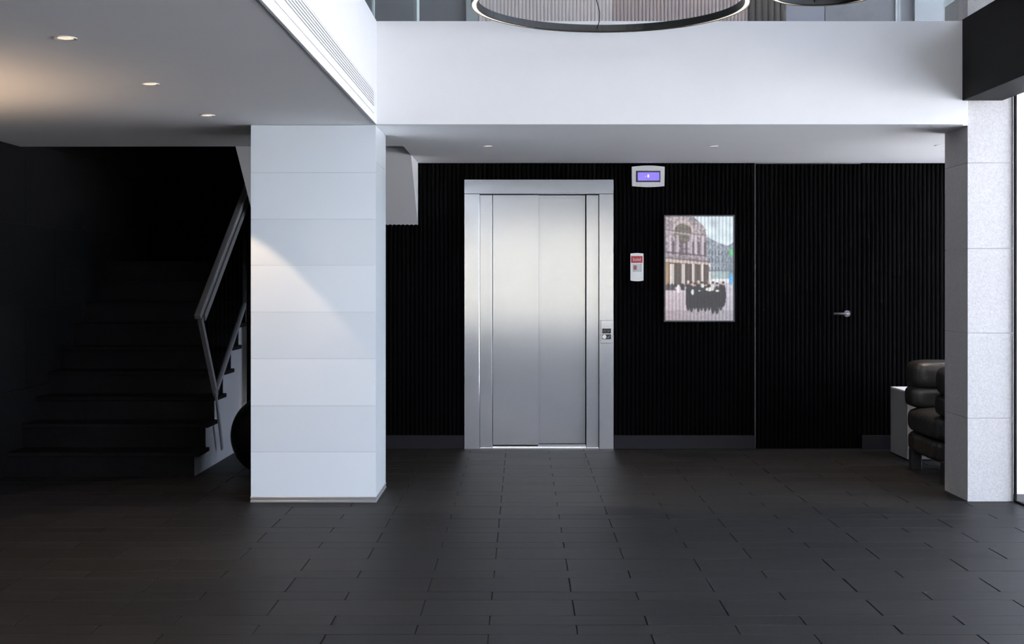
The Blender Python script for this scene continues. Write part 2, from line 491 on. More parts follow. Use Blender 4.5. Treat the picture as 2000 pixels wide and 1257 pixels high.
# skirting
SKZ = 0.113
struct(box('baseboard_left', -2.262, EX0 - 0.002, YW - 0.014, YW - 0.001, 0, SKZ, 'skirting', bevel=0.002), 'charcoal skirting left of the lift')
struct(box('baseboard_right', EX1 + 0.004, DX0 - 0.012, YW - 0.014, YW - 0.001, 0, SKZ, 'skirting', bevel=0.002), 'charcoal skirting right of the lift')
struct(box('baseboard_far', DX1 + 0.004, XN, YW - 0.014, YW - 0.001, 0, SKZ, 'skirting', bevel=0.002), 'charcoal skirting beyond the flush door')
# slim metal joint beside the flush door
struct(box('trim_3', DX0 - 0.014, DX0 - 0.005, YW - 0.003, YW + 0.02, 0, ZC, 'dark_metal'), 'slim vertical metal joint beside the flush door')

# flush door
dr = struct(empty('door_1', ((DX0 + DX1) / 2, YW, 0)), 'flush black fluted door with lever handle')
obj('door_leaf', fluted(bmesh.new(), DX0, DX1, 0.006, ZC - 0.004, YW + 0.002), 'black_wall', dr)
hx, hz = pX(1654, YW), pZ(612, YW)
h = obj('handle', add_disc(bmesh.new(), (hx, YW + 0.004, hz), 0.027, 'y', 0.016), 'handle_metal', dr)
bm = add_tube(bmesh.new(), [(hx, YW - 0.012, hz), (hx, YW - 0.045, hz), (hx - 0.006, YW - 0.055, hz), (hx - 0.02, YW - 0.06, hz), (pX(1625, YW), YW - 0.06, hz)], 0.010, 12)
obj('lever', bm, 'handle_metal', h, smooth=True)

# ---- stone pillar on the right, stacked limestone slabs
PX0, PX1, PY0, PY1 = 2.778, 3.062, 8.21, 8.655
pil = empty('stone_pillar', ((PX0 + PX1) / 2, (PY0 + PY1) / 2, 0), 'pale limestone clad pillar beside the glass wall', 'pillar')
box('core', PX0 + 0.008, PX1 - 0.008, PY0 + 0.008, PY1 - 0.008, 0, ZG + 0.2, 'col_core', pil)
zz = [0.0, pZ(816, PY0), pZ(650, PY0), pZ(485, PY0), pZ(318, PY0), 2.55, ZG + 0.2]
for za, zb in zip(zz, zz[1:]):
    bm = add_prism(bmesh.new(), [(PX0, PY0), (PX1, PY0), (PX1, PY1), (PX0, PY1)],
                   lambda p, t: Vector((p[0], p[1], za + 0.0012 + t * (zb - za - 0.0024))))
    obj('stone_slab', bm, 'stone', pil)

# ---- black beam over the glass wall
tag(box('beam', 2.711, 2.958, YR, YL - 0.013, pZ(197, YL), ZG + 0.01, 'beam', bevel=0.002),
    'black boxed beam running above the glass wall', 'beam')
# ---- glass wall on the right (two storeys) with slim black frames
w1 = struct(empty('window_1', (XG, 1.6, 0)), 'floor to ceiling glass wall with slim black frame')
yb = [8.206, 5.9, 3.4, 0.9, -1.6, YR]
for a, b in zip(yb, yb[1:]):
    box('pane', XG - 0.004, XG + 0.004, b + 0.02, a - 0.02, 0.012, 2.60, 'glass', w1)
for a in yb:
    box('mullion', XG - 0.007, XG + 0.006, a - 0.02, a + 0.003, 0.0, 2.64, 'beam', w1)
box('sill', XG - 0.007, XG + 0.006, YR, 8.186, 0.0, 0.012, 'beam', w1)
box('head', XG - 0.012, XG + 0.03, YR, 8.186, 2.60, 2.64, 'beam', w1)
struct(box('wall_right_spandrel', XG - 0.10, XG + 0.10, YR, 8.2, 2.64, ZG, 'beam'), 'black spandrel between the two glass storeys')
w2 = struct(empty('window_2', (XG, 2.8, ZG)), 'glazing of the upper storey above the black beam')
yb2 = [YW, 8.2, 5.9, 3.4, 0.9, -1.6, YR]
for a, b in zip(yb2, yb2[1:]):
    box('pane', XG + 0.004, XG + 0.012, b + 0.02, a - 0.02, ZG + 0.04, ZT - 0.04, 'dimmed_glass', w2)
for a in yb2:
    box('mullion', XG - 0.012, XG + 0.03, a - 0.02, a + 0.004, ZG, ZT, 'white', w2)
box('sill', XG - 0.012, XG + 0.03, YR, YW, ZG, ZG + 0.04, 'white', w2)
box('head', XG - 0.012, XG + 0.03, YR, YW, ZT - 0.04, ZT, 'white', w2)
# seating nook side wall and the front return of the nook
w3 = struct(empty('window_3', (XN, 9.6, 0)), 'glazed side of the seating nook behind the stone pillar')
for a, b in ((8.66, 9.7), (9.7, YW + 0.3)):
    box('pane', XN + 0.004, XN + 0.012, a + 0.02, b - 0.02, 0.03, ZC - 0.04, 'glass', w3)
    box('mullion', XN - 0.01, XN + 0.03, a - 0.02, a + 0.02, 0, ZC, 'beam', w3)
box('sill', XN - 0.01, XN + 0.03, 8.66, YW + 0.3, 0, 0.03, 'beam', w3)
box('head', XN - 0.01, XN + 0.03, 8.66, YW + 0.3, ZC - 0.04, ZC, 'beam', w3)
struct(box('wall_right_return', PX1, XN + 0.1, 8.50, 8.656, 0, ZG, 'white'), 'return wall in front of the seating nook')

# ---- wall behind the viewer with the entrance glazing
struct(box('wall_rear', XWL, -3.5, YR - 0.15, YR, 0, ZT, 'rear'), 'wall behind the viewer')
struct(box('wall_rear_end', 2.95, XG + 0.1, YR - 0.15, YR, 0, ZT, 'rear'), 'end of the wall behind the viewer')
struct(box('wall_rear_top', -3.5, 2.95, YR - 0.15, YR, 2.62, 3.5, 'rear'), 'wall above the entrance doors')
w4 = struct(empty('added_window', (-0.3, YR, 3.5)), 'upper glazing added above the entrance doors to light the fascia')  # unseen; put in so daylight reaches the fascia from the front
for a, b in ((-3.5, -1.9), (-1.9, -0.3), (-0.3, 1.3), (1.3, 2.95)):
    box('pane', a + 0.02, b - 0.02, YR - 0.06, YR - 0.05, 3.54, ZT - 0.04, 'glass', w4)
    box('mullion', b - 0.02, b + 0.02, YR - 0.09, YR - 0.03, 3.5, ZT, 'white', w4)
box('sill', -3.5, 2.95, YR - 0.09, YR - 0.03, 3.5, 3.54, 'white', w4)
box('head', -3.5, 2.95, YR - 0.09, YR - 0.03, ZT - 0.04, ZT, 'white', w4)
d2 = struct(empty('door_2', (0.5, YR, 0)), 'glazed entrance doors behind the viewer')
for a, b in ((-3.5, -2.0), (-2.0, -0.75), (-0.75, 0.5), (0.5, 1.72), (1.72, 2.95)):
    box('pane', a + 0.03, b - 0.03, YR - 0.06, YR - 0.05, 0.50, 2.58, 'glass', d2)
    box('kick_panel', a + 0.03, b - 0.03, YR - 0.08, YR - 0.04, 0.08, 0.50, 'rear', d2)
    box('stile', b - 0.03, b + 0.03, YR - 0.09, YR - 0.03, 0, 2.62, 'beam', d2)
box('bottom_rail', -3.5, 2.95, YR - 0.09, YR - 0.03, 0, 0.08, 'beam', d2)
# outside: paving and an unseen house front added for its reflection in the lift
struct(box('ground', -60, 60, -60, 60, -0.6, -0.12, 'paving'), 'pale paving outside')
struct(box('added_wall_across_street', -14, 10, -19.0, -16.0, -0.12, 7.0, 'cream'), 'added cream house front across the street, reflected in the lift doors')

# ================================================================== STAIRS
ST0, TREAD, RISE, XS = 9.26, 0.277, 0.172, -2.31
stair = empty('staircase', (-2.95, ST0, 0), 'black stone staircase rising along the left wall', 'staircase')
NS = 9
for k in range(NS):
    yk = ST0 + TREAD * k; zt = RISE * (k + 1)
    box('riser', XWL + 0.003, XS + (0.012 if k else 0.0), yk, yk + 0.02, RISE * k, zt - 0.03, 'black_stone', stair)
    box('tread', XWL + 0.003, XS + 0.040, yk - 0.022, yk + (TREAD if k < NS - 1 else 1.25) + 0.02, zt - 0.03, zt, 'black_stone', stair, bevel=0.003)
pts = [(ST0 + 0.001, 0)]
for k in range(NS):
    pts += [(ST0 + TREAD * k + 0.001, RISE * (k + 1) - 0.031), (ST0 + TREAD * (k + 1) + 0.001, RISE * (k + 1) - 0.031)]
pts += [(12.7, RISE * NS - 0.031), (12.7, 0)]
# drop repeats of the last corner
clean = [p for i, p in enumerate(pts) if i == 0 or (abs(p[0] - pts[i - 1][0]) + abs(p[1] - pts[i - 1][1])) > 1e-5]
bm = add_prism(bmesh.new(), clean, lambda p, t: Vector((XS - 0.10 * (1 - t), p[0], p[1])))
o = obj('stringer_wall', bm, 'shaded_flank', stair); o['label'] = 'flank under the treads, grey for its shade'

# upper flight seen from below: white sloping soffit and cheek
U0, U1 = -2.19, -0.857
def zu(y): return 1.84 + 0.757 * (10.80 - y)
pts = [(9.462, zu(9.462)), (12.0, zu(12.0)), (12.0, 1.55), (11.5, 1.55)]
n = 8
for i in range(n):
    ya = 11.5 - (11.5 - 9.462) * i / n; yb_ = 11.5 - (11.5 - 9.462) * (i + 1) / n
    zt = 1.55 + (ZG - 1.55) * (i + 1) / n
    pts += [(ya, zt), (yb_, zt)]
bm = add_prism(bmesh.new(), pts, lambda p, t: Vector((U0 + t * (U1 - U0), p[0], p[1])))
uf = empty('upper_stair_flight', (-1.5, 10.6, 1.2), 'white underside of the upper stair flight behind the white column', 'stair flight')
obj('stepped_slab', bm, 'soffit', uf)
bm = add_prism(bmesh.new(), [(9.462, zu(9.462) + 0.004), (10.799, zu(10.799) + 0.004), (10.799, ZG - 0.01), (9.462, ZG - 0.01)],
               lambda p, t: Vector((-0.8565 + 0.001 * t, p[0], p[1])))
obj('cheek', bm, 'white', uf)

# balustrade of the lower flight
XB = -2.285
bal = empty('stair_balustrade', (XB, 9.3, 0), 'raked glass and metal balustrade with handrail on the staircase', 'balustrade')
def at(x, y, X=XB):
    Y = X * F / (x - VX); return Vector((X, Y, EYE - (y - VY) * Y / F))
h0, h1 = at(386, 619), at(482, 368); hd = (h1 - h0)
h2 = h0 + hd * 1.25
obj('handrail', add_bar(bmesh.new(), h0, h2, 0.05, 0.042, bevel=0.008), 'rail', bal)
t0 = at(397, 620); t2 = t0 + hd * 1.2
obj('top_rail', add_bar(bmesh.new(), t0, t2, 0.03, 0.055), 'rail', bal)
b0 = at(421, 764); b2 = b0 + hd * 1.15
obj('bottom_rail', add_bar(bmesh.new(), b0, b2, 0.03, 0.035), 'rail', bal)
obj('end_post', add_bar(bmesh.new(), at(391, 622), at(422, 772), 0.03, 0.045, up=Vector((0, 1, 0.5))), 'rail', bal)
obj('lower_bar', add_bar(bmesh.new(), at(421, 764, -2.262), at(434, 876, -2.262), 0.012, 0.040, up=Vector((0, 1, 0))), 'rail', bal)  # narrow bar continuing the line of the end post down the flank
gz = Vector((0, 0, 1))
bm = bmesh.new()
quad = [t0, t2, b2, b0]
va = [bm.verts.new(p + Vector((-0.005, 0, 0))) for p in quad]; vb = [bm.verts.new(p + Vector((0.005, 0, 0))) for p in quad]
bm.faces.new(va); bm.faces.new(vb[::-1])
for i in range(4): bm.faces.new((va[i], vb[i], vb[(i + 1) % 4], va[(i + 1) % 4]))
obj('glass_pane', bm, 'stair_glass', bal)

# black ball on the floor beside the stairs
bm = bmesh.new()
bmesh.ops.create_uvsphere(bm, u_segments=48, v_segments=28, radius=0.29)
for v in bm.verts: v.co += Vector((-1.765, 9.30, 0.29))
tag(obj('floor_ball', bm, 'ball', smooth=True), 'large black ball on the floor between staircase and white column', 'ball')

# ================================================================== WHITE COLUMN
CX0, CX1, CY0, CY1 = pX(490, 8.174), pX(734, 8.174), 8.174, 8.765
colm = empty('clad_column', ((CX0 + CX1) / 2, (CY0 + CY1) / 2, 0), 'white glass clad square column with aluminium foot', 'column')
box('core', CX0 + 0.012, CX1 - 0.012, CY0 + 0.012, CY1 - 0.012, 0.0, ZC, 'col_core', colm)
bz = [0.035] + [pZ(v, CY0) for v in (882, 792, 700, 609, 518, 428, 337)] + [ZC + 0.002]
tones = ['col_a', 'col_b', 'col_a', 'col_b', 'col_a', 'col_b', 'col_a', 'col_a']  # foot to top; alternating tints paint in bands reflected on the glass
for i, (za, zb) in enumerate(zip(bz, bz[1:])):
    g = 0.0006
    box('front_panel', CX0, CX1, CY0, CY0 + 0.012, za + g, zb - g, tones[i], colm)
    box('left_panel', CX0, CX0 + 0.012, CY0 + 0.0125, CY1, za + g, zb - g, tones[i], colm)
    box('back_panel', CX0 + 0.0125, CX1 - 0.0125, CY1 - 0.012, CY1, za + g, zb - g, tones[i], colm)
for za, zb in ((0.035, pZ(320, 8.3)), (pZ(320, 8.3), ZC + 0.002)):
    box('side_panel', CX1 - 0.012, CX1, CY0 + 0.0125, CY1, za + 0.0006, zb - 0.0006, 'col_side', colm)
bm = bmesh.new(); add_box(bm, CX0 - 0.004, CX1 + 0.004, CY0 - 0.004, CY1 + 0.004, 0.0, 0.012, 0.001)
add_box(bm, CX0 - 0.001, CX1 + 0.001, CY0 - 0.001, CY1 + 0.001, 0.012, 0.026)
add_box(bm, CX0 - 0.004, CX1 + 0.004, CY0 - 0.004, CY1 + 0.004, 0.026, 0.035, 0.001)
obj('plinth', bm, 'alu', colm)

# ================================================================== LIFT
lift = empty('elevator', ((EX0 + EX1) / 2, YW, 0), 'brushed steel elevator with two-panel sliding door and frame', 'elevator')
zh = pZ(379, YW)
YF = YW - 0.022
def ex(x): return pX(x, YW)
box('header', EX0, EX1, YF - 0.002, YW + 0.14, zh + 0.001, EZ, 'steel', lift, bevel=0.002)
box('jamb', EX0, ex(936.5), YF, YW + 0.14, 0, zh, 'steel', lift, bevel=0.002)
jr = box('jamb', ex(1170), EX1, YF, YW + 0.14, 0, zh, 'steel', lift, bevel=0.002)
box('stile', ex(937.2), ex(961.5), YW + 0.012, YW + 0.14, 0.004, zh - 0.006, 'steel', lift, bevel=0.0015)
box('stile', ex(1145.5), ex(1169.2), YW + 0.012, YW + 0.14, 0.004, zh - 0.006, 'steel', lift, bevel=0.0015)
box('door_panel', ex(962.5), ex(1052.5), YW + 0.035, YW + 0.065, 0.028, zh - 0.004, 'steel', lift, bevel=0.0015)
box('door_panel', ex(1049), ex(1144), YW + 0.075, YW + 0.105, 0.034, zh - 0.004, 'steel', lift, bevel=0.0015)
s = obj('sill', add_box(bmesh.new(), ex(937), ex(1169.5), YW - 0.015, YW + 0.14, -0.002, 0.008), 'chrome', lift)
obj('sill_track', add_box(bmesh.new(), ex(962), ex(1145), YW + 0.03, YW + 0.036, 0.008, 0.020), 'chrome', s)
obj('sill_track', add_box(bmesh.new(), ex(1051), ex(1145), YW + 0.066, YW + 0.074, 0.008, 0.030), 'chrome', s)
obj('shaft_lining', add_box(bmesh.new(), EX0, EX1, YW + 0.15, YW + 0.17, 0, EZ), 'beam', lift)

# call panel on the right jamb
cp = empty('call_panel', (ex(1184.5), YF, pZ(670, YW)), 'small steel call panel with black buttons on the elevator frame', 'call panel')
box('plate', ex(1173), ex(1195.5), YF - 0.006, YF - 0.0005, pZ(670, YW), pZ(625, YW), 'steel', cp, bevel=0.003)
YP = YF - 0.0062
b1 = box('button', ex(1176), ex(1193), YP - 0.004, YP, pZ(650.5, YW), pZ(641, YW), 'btn', cp, bevel=0.0012)
b2_ = box('button', ex(1176), ex(1193), YP - 0.004, YP, pZ(661.8, YW), pZ(652.3, YW), 'btn', cp, bevel=0.0012)
def chevron(name, cx, cz, s, up, parent):
    bm = bmesh.new()
    e = s if up else -s
    add_bar(bm, (cx - s, YP - 0.0048, cz - e * 0.6), (cx, YP - 0.0048, cz + e * 0.6), 0.0022, 0.0012, up=Vector((0, 1, 0)))
    add_bar(bm, (cx, YP - 0.0048, cz + e * 0.6), (cx + s, YP - 0.0048, cz - e * 0.6), 0.0022, 0.0012, up=Vector((0, 1, 0)))
    obj(name, bm, 'mark', parent)
chevron('up_arrow', ex(1180.5), pZ(645.8, YW), 0.010, True, b1)
chevron('down_arrow', ex(1188), pZ(645.8, YW), 0.010, False, b1)
obj('key_switch', add_disc(bmesh.new(), (ex(1180), YP - 0.0042, pZ(657, YW)), 0.017, 'y', 0.004), 'chrome', b2_)
bm = bmesh.new(); kx, kz = ex(1188.2), pZ(657, YW)
add_bar(bm, (kx - 0.011, YP - 0.0048, kz - 0.006), (kx + 0.002, YP - 0.0048, kz - 0.008), 0.005, 0.0012, up=Vector((0, 1, 0)))
add_bar(bm, (kx - 0.004, YP - 0.0048, kz - 0.004), (kx + 0.010, YP - 0.0048, kz + 0.008), 0.004, 0.0012, up=Vector((0, 1, 0)))
obj('bell_mark', bm, 'mark', b2_)

# floor indicator above and right of the lift
fi = empty('floor_indicator', (ex(1265.5), YW, pZ(365, YW)), 'white floor indicator with violet screen reading 8', 'display')
xa, xb, za, zb = ex(1233.5), ex(1297.5), pZ(363.5, YW), pZ(326, YW)
pts = []
for i in range(13):
    t = i / 12; pts.append((xb + (xa - xb) * t, zb + 0.010 * math.sin(math.pi * t)))
for i in range(13):
    t = i / 12; pts.append((xa + 0.002 + (xb - xa - 0.004) * t, za - 0.008 * math.sin(math.pi * t)))
bm = add_prism(bmesh.new(), pts, lambda p, t: Vector((p[0], YW - 0.001 - 0.026 * t, p[1])))
obj('housing', bm, 'plastic', fi)
bz_ = box('bezel', ex(1241.5), ex(1289), YW - 0.031, YW - 0.0275, pZ(356, YW), pZ(334, YW), 'bezel', fi, bevel=0.001)
box('screen', ex(1245), ex(1287), YW - 0.033, YW - 0.0312, pZ(353, YW), pZ(337, YW), 'screen', bz_)
text_obj('digit', '8', 0.036, (ex(1265.5), YW - 0.034, pZ(344.5, YW)), 'screentext', bz_)
dots = bmesh.new()
add_box(dots, ex(1259.4), ex(1260.6), YW - 0.034, YW - 0.0332, pZ(345.6, YW), pZ(344.4, YW))
obj('dot', dots, 'screentext', bz_)

# white call box with red label
cb = empty('emergency_call_box', (ex(1243.5), YW, pZ(549, YW)), 'slim white wall box with red label and small red button', 'call box')
xa, xb, za, zb = ex(1231), ex(1256.3), pZ(547.5, YW), pZ(495, YW)
pts = []
for i in range(9):
    t = i / 8; pts.append((xb + (xa - xb) * t, zb + 0.004 * math.sin(math.pi * t)))
for i in range(9):
    t = i / 8; pts.append((xa + (xb - xa) * t, za - 0.006 * math.sin(math.pi * t)))
bm = add_prism(bmesh.new(), pts, lambda p, t: Vector((p[0], YW - 0.001 - 0.024 * t, p[1])))
obj('housing', bm, 'plastic', cb)
rl = box('red_label', ex(1232.3), ex(1254.4), YW - 0.0275, YW - 0.0255, pZ(513, YW), pZ(500, YW), 'red', cb)
text_obj('lettering', 'Solid', 0.034, (ex(1243), YW - 0.0285, pZ(506.8, YW)), 'whitemark', rl)
kp = box('key_plate', ex(1235.5), ex(1252), YW - 0.0268, YW - 0.0255, pZ(530.5, YW), pZ(516, YW), 'mark', cb)
kp.data.materials.clear(); kp.data.materials.append(mat('pale_grey_plastic', (0.60, 0.62, 0.60), 0.5))
box('red_button', ex(1237), ex(1243), YW - 0.0295, YW - 0.027, pZ(526.5, YW), pZ(518.5, YW), 'redbtn', kp)
box('slot', ex(1251), ex(1252.2), YW - 0.0272, YW - 0.0269, pZ(530.5, YW), pZ(514, YW), 'mark', kp)
box('lower_cover', ex(1235), ex(1248.5), YW - 0.0262, YW - 0.0255, pZ(546, YW), pZ(532, YW), 'plastic', cb)

# ================================================================== LIGHT BOX POSTER
PXA, PXB, PZA, PZB = ex(1296), ex(1434), pZ(628, YW), pZ(420, YW)
po = empty('light_box_poster', ((PXA + PXB) / 2, YW, PZA), 'framed lit picture of people gathered before a colonnaded building', 'poster')
fw = 0.011
bm = bmesh.new()
for a in ((PXA, PXB, PZA, PZA + fw), (PXA, PXB, PZB - fw, PZB), (PXA, PXA + fw, PZA + fw, PZB - fw), (PXB - fw, PXB, PZA + fw, PZB - fw)):
    add_box(bm, a[0], a[1], YW - 0.032, YW - 0.001, a[2], a[3])
obj('frame', bm, 'dark_metal', po)
def poster_pixels(w, h):
    rng = np.random.default_rng(3)
    X, Yy = np.meshgrid((np.arange(w) + 0.5) / w * 720 + 75, (np.arange(h) + 0.5) / h * 1095 + 75)
    im = np.zeros((h, w, 3))
    def blur(a, n):
        for _ in range(n):
            a = (a + np.roll(a, 1, 0) + np.roll(a, -1, 0) + np.roll(a, 1, 1) + np.roll(a, -1, 1)) / 5
        return a
    big = blur(rng.random((h, w)), 60); big = (big - big.min()) / (big.max() - big.min())
    fine = blur(rng.random((h, w)), 2); fine = (fine - 0.5) * 2.2
    sky = np.array([203, 217, 226.0]); im[:] = sky
    im += ((big - 0.5) * 55)[..., None]
    roof = np.interp(X[0], [75, 370, 372, 410, 470, 495, 515, 640, 735, 800], [40, 40, 78, 112, 165, 205, 290, 352, 384, 345])
    bld = Yy > roof[None, :]
    left = bld & (X < 518)
    right = bld & (X >= 518) & (Yy < 745)
    lil = np.array([152, 138, 146.0])
    im[left] = np.array([150, 140, 146.0]) + (fine[left] * 75)[:, None] + ((big[left] - 0.5) * 50)[:, None]
    im[right] = np.array([142, 152, 164.0]) + (fine[right] * 60)[:, None]
    def rect(x0, x1, y0, y1, c, a=1.0, slope=0.0):
        m = (X > x0) & (X < x1) & (Yy > y0 + slope * (X - 75)) & (Yy < y1 + slope * (X - 75))
        im[m] = im[m] * (1 - a) + np.array(c, float) * a
    def ell(cx, cy, rx, ry, c, a=1.0):
        m = ((X - cx) / rx) ** 2 + ((Yy - cy) / ry) ** 2 < 1
        im[m] = im[m] * (1 - a) + np.array(c, float) * a
    # great arched window, cornices, pilasters and windows of the left front
    m = left & (((X - 262) / 120) ** 2 + ((Yy - 250) / 135) ** 2 < 1) & (Yy < 260); im[m] = np.array([190, 176, 178])
    m = left & (((X - 262) / 95) ** 2 + ((Yy - 255) / 110) ** 2 < 1); im[m] = np.array([112, 106, 98]) + (fine[m] * 40)[:, None]
    rect(75, 518, 80, 100, (186, 172, 172), 0.7, 0.30)
    rect(75, 518, 205, 222, (120, 104, 108), 0.8, 0.16)
    rect(75, 518, 222, 238, (196, 184, 190), 0.7, 0.14)
    for x in (120, 205, 345, 395, 470):
        rect(x - 15, x + 17, 265, 480, (196, 182, 196), 0.75, 0.05)
    for x in (165, 250, 300, 372, 435, 500):
        rect(x - 15, x + 10, 330, 470, (84, 74, 84), 0.75, 0.05)
    rect(75, 518, 440, 458, (90, 78, 88), 0.8, 0.10)
    rect(75, 555, 500, 515, (110, 96, 100), 0.8, 0.10)
    rect(75, 555, 520, 556, (200, 180, 172), 0.9, 0.09)
    # colonnade: dark openings between pale columns
    rect(75, 556, 556, 800, (84, 74, 70), 0.95, 0.06)
    rect(75, 120, 560, 830, (176, 142, 104), 0.8)
    for x, wd in ((146, 24), (265, 17), (372, 15), (465, 14), (545, 12)):
        rect(x - wd, x + wd, 572, 840, (222, 212, 206), 0.95)
    # windows of the right-hand house
    for i in range(8):
        for j, yy in enumerate((420, 500, 590)):
            x = 535 + i * 33
            rect(x, x + 14, yy, yy + 48, (92, 100, 112), 0.7, 0.03)
    rect(520, 795, 630, 645, (100, 110, 118), 0.8, 0.02)
    rect(555, 760, 650, 735, (172, 196, 196), 0.6)
    m = right & (X > 735); im[m] = im[m] * 0.75 + np.array([90, 110, 120]) * 0.25
    ell(772, 455, 22, 38, (96, 208, 130), 0.8)
    # square
    g = Yy > 735; gr = np.array([198, 194, 206.0])
    m = g & ((X > 560) | (Yy > 850)); im[m] = gr + (fine[m] * 14)[:, None] - ((Yy[m] - 735) / 435 * 30)[:, None]
    rect(560, 745, 732, 775, (226, 234, 238), 0.9)
    ell(772, 735, 22, 62, (92, 170, 226), 0.9)
    rect(75, 280, 790, 850, (74, 70, 72), 0.8)
    for x in (108, 150, 178, 245, 262): ell(x, 812, 11, 36, (52, 48, 54), 0.9); 
    ell(216, 838, 22, 46, (228, 226, 230), 0.95); ell(188, 832, 10, 16, (222, 220, 224), 0.9)
    m = Yy > 850; shade = np.clip((X - 75) / 720, 0, 1)
    im[m] += (np.array([8, -4, -8])[None, :] * (1 - shade[m])[:, None])
    # people in dark gowns, standing close together
    for i, x in enumerate((318, 352, 388, 425, 462, 500, 540, 580, 622, 662, 690)):
        top = 790 + (i % 3) * 10; bot = (1055, 1068, 1040, 1066, 1050, 1060, 1050, 1086, 1090, 1050, 1010)[i]
        ell(x, (top + bot) / 2, 27, (bot - top) / 2 + 16, (44, 44, 48), 0.96)
        rect(x - 21, x + 21, top + 25, bot - 30, (44, 44, 48), 0.96)
        ell(x + (i % 2) * 4 - 2, top - 18, 13, 19, (204, 166, 154), 0.95)
        m = (((X - x) / 15) ** 2 + ((Yy - (top - 30)) / 12) ** 2 < 1); im[m] = np.array([60, 52, 52]) if i % 3 else np.array([206, 202, 200])
    for x, y_, a, b in ((365, 872, 16, 32), (470, 806, 20, 20), (545, 842, 46, 20), (575, 820, 20, 26), (625, 858, 22, 12), (438, 858, 12, 8)):
        ell(x, y_, a, b, (224, 226, 222), 0.95)
    m = Yy > 1060; im[m] = im[m] * 0.92
    im = np.stack([blur(im[..., k], 1) for k in range(3)], -1)
    # shading of the wall's ribs, painted into the print as vertical lines
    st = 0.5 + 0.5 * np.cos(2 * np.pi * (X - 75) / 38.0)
    im += (fine * 14)[..., None]
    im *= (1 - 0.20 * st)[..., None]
    im = np.clip((im - 120) * 1.08 + 128, 0, 255) / 255
    return np.where(im <= 0.04045, im / 12.92, ((im + 0.055) / 1.055) ** 2.4)
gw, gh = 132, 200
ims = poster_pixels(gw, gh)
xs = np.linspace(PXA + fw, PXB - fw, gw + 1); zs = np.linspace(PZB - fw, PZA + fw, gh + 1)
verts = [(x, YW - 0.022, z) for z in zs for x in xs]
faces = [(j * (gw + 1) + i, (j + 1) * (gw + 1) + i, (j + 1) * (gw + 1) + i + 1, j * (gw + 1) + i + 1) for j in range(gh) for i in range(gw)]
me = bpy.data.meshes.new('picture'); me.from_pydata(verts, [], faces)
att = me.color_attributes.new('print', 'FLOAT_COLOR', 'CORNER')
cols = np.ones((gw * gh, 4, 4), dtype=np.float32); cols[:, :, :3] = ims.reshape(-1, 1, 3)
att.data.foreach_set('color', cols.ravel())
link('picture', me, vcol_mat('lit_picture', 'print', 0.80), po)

# ================================================================== GALLERY ABOVE
struct(box('floor_upper', XWL, XN, 8.125, YW, ZG - 0.004, ZG, 'white'), 'floor edge of the gallery')
wu = struct(empty('wall_upper', (1.0, YW, ZG)), 'upper wall behind the gallery')
def up(name, x0, x1, m, y=YW, flute=None):
    a, b = pX(x0, YW), pX(x1, YW)
    if flute:
        obj(name, fluted(bmesh.new(), a, b, ZG + 0.002, ZT, y, pitch=flute, depth=0.012), m, wu)
    else:
        box(name, a, b, y, y + 0.05, ZG + 0.002, ZT, m, wu)
up('grey_panel', 420, 911, 'up_grey')
up('pale_pier', 911, 934, 'up_pale', YW - 0.05)
up('fluted_panel', 934, 1196, 'up_flute', YW, 0.030)
up('fluted_panel', 1196, 1462, 'up_flute_b', YW, 0.030)
up('curtain', 1462, 1535, 'up_brown', YW - 0.02, 0.05)
up('blue_grey_panel', 1535, 1610, 'up_mid')
up('dark_joint', 1610, 1612, 'up_grey', YW + 0.01)
up('stone_panel', 1612, 1784, 'up_stone')
up('white_pier', 1784, 1840, 'up_white', YW - 0.04)
up('grey_green_panel', 1840, 1900, 'up_green')

# glass balustrades on the gallery edge
gb = empty('gallery_balustrade', (0.9, YL + 0.02, ZG), 'frameless glass balustrade above the white fascia over the lift', 'balustrade')
xj = pX(817, YL)
for a, b in ((XL + 0.01, xj - 0.012), (xj + 0.006, 2.70)):
    box('glass_pane', a, b, YL + 0.012, YL + 0.024, ZG, ZG + 1.0, 'bal_glass', gb)
box('glass_edge', xj - 0.010, xj + 0.005, YL + 0.010, YL + 0.026, ZG, ZG + 1.0, 'glass_edge', gb)
box('glass_edge', xj - 0.030, xj - 0.013, YL + 0.026, YL + 0.032, ZG, ZG + 1.0, 'up_mid', gb)
gl = empty('side_balustrade', (XL - 0.02, 4.0, ZG), 'frameless glass balustrade above the left gallery fascia', 'balustrade')
for a, b in ((-1.0, 2.0), (2.0, 5.0), (5.0, YL + 0.008)):
    box('glass_pane', XL - 0.016, XL - 0.004, a + 0.005, b - 0.005, ZG, ZG + 1.0, 'bal_glass', gl)
box('glass_edge', XL - 0.018, XL - 0.002, YL + 0.004, YL + 0.022, ZG, ZG + 1.0, 'glass_edge', gl)

# ================================================================== VENT GRILLE in the left fascia
vg = empty('vent_grille', (XL + 0.012, 4.5, 2.40), 'long white slotted air grille in the left fascia', 'air grille')
VYA, VYB = 1.0, 7.95
XF = XL + 0.0125
box('frame', XF, XF + 0.004, VYA, VYB, 2.386, 2.428, 'white', vg, bevel=0.001)
box('frame', XF, XF + 0.004, VYA, VYB, 2.522, 2.545, 'white', vg, bevel=0.001)
box('backing', XF, XF + 0.0008, VYA, VYB, 2.428, 2.522, 'ventback', vg)
for k in range(6):
    z0 = 2.432 + k * 0.0155
    box('slat', XF + 0.001, XF + 0.0045, VYA, VYB, z0, z0 + 0.0098, 'white', vg)

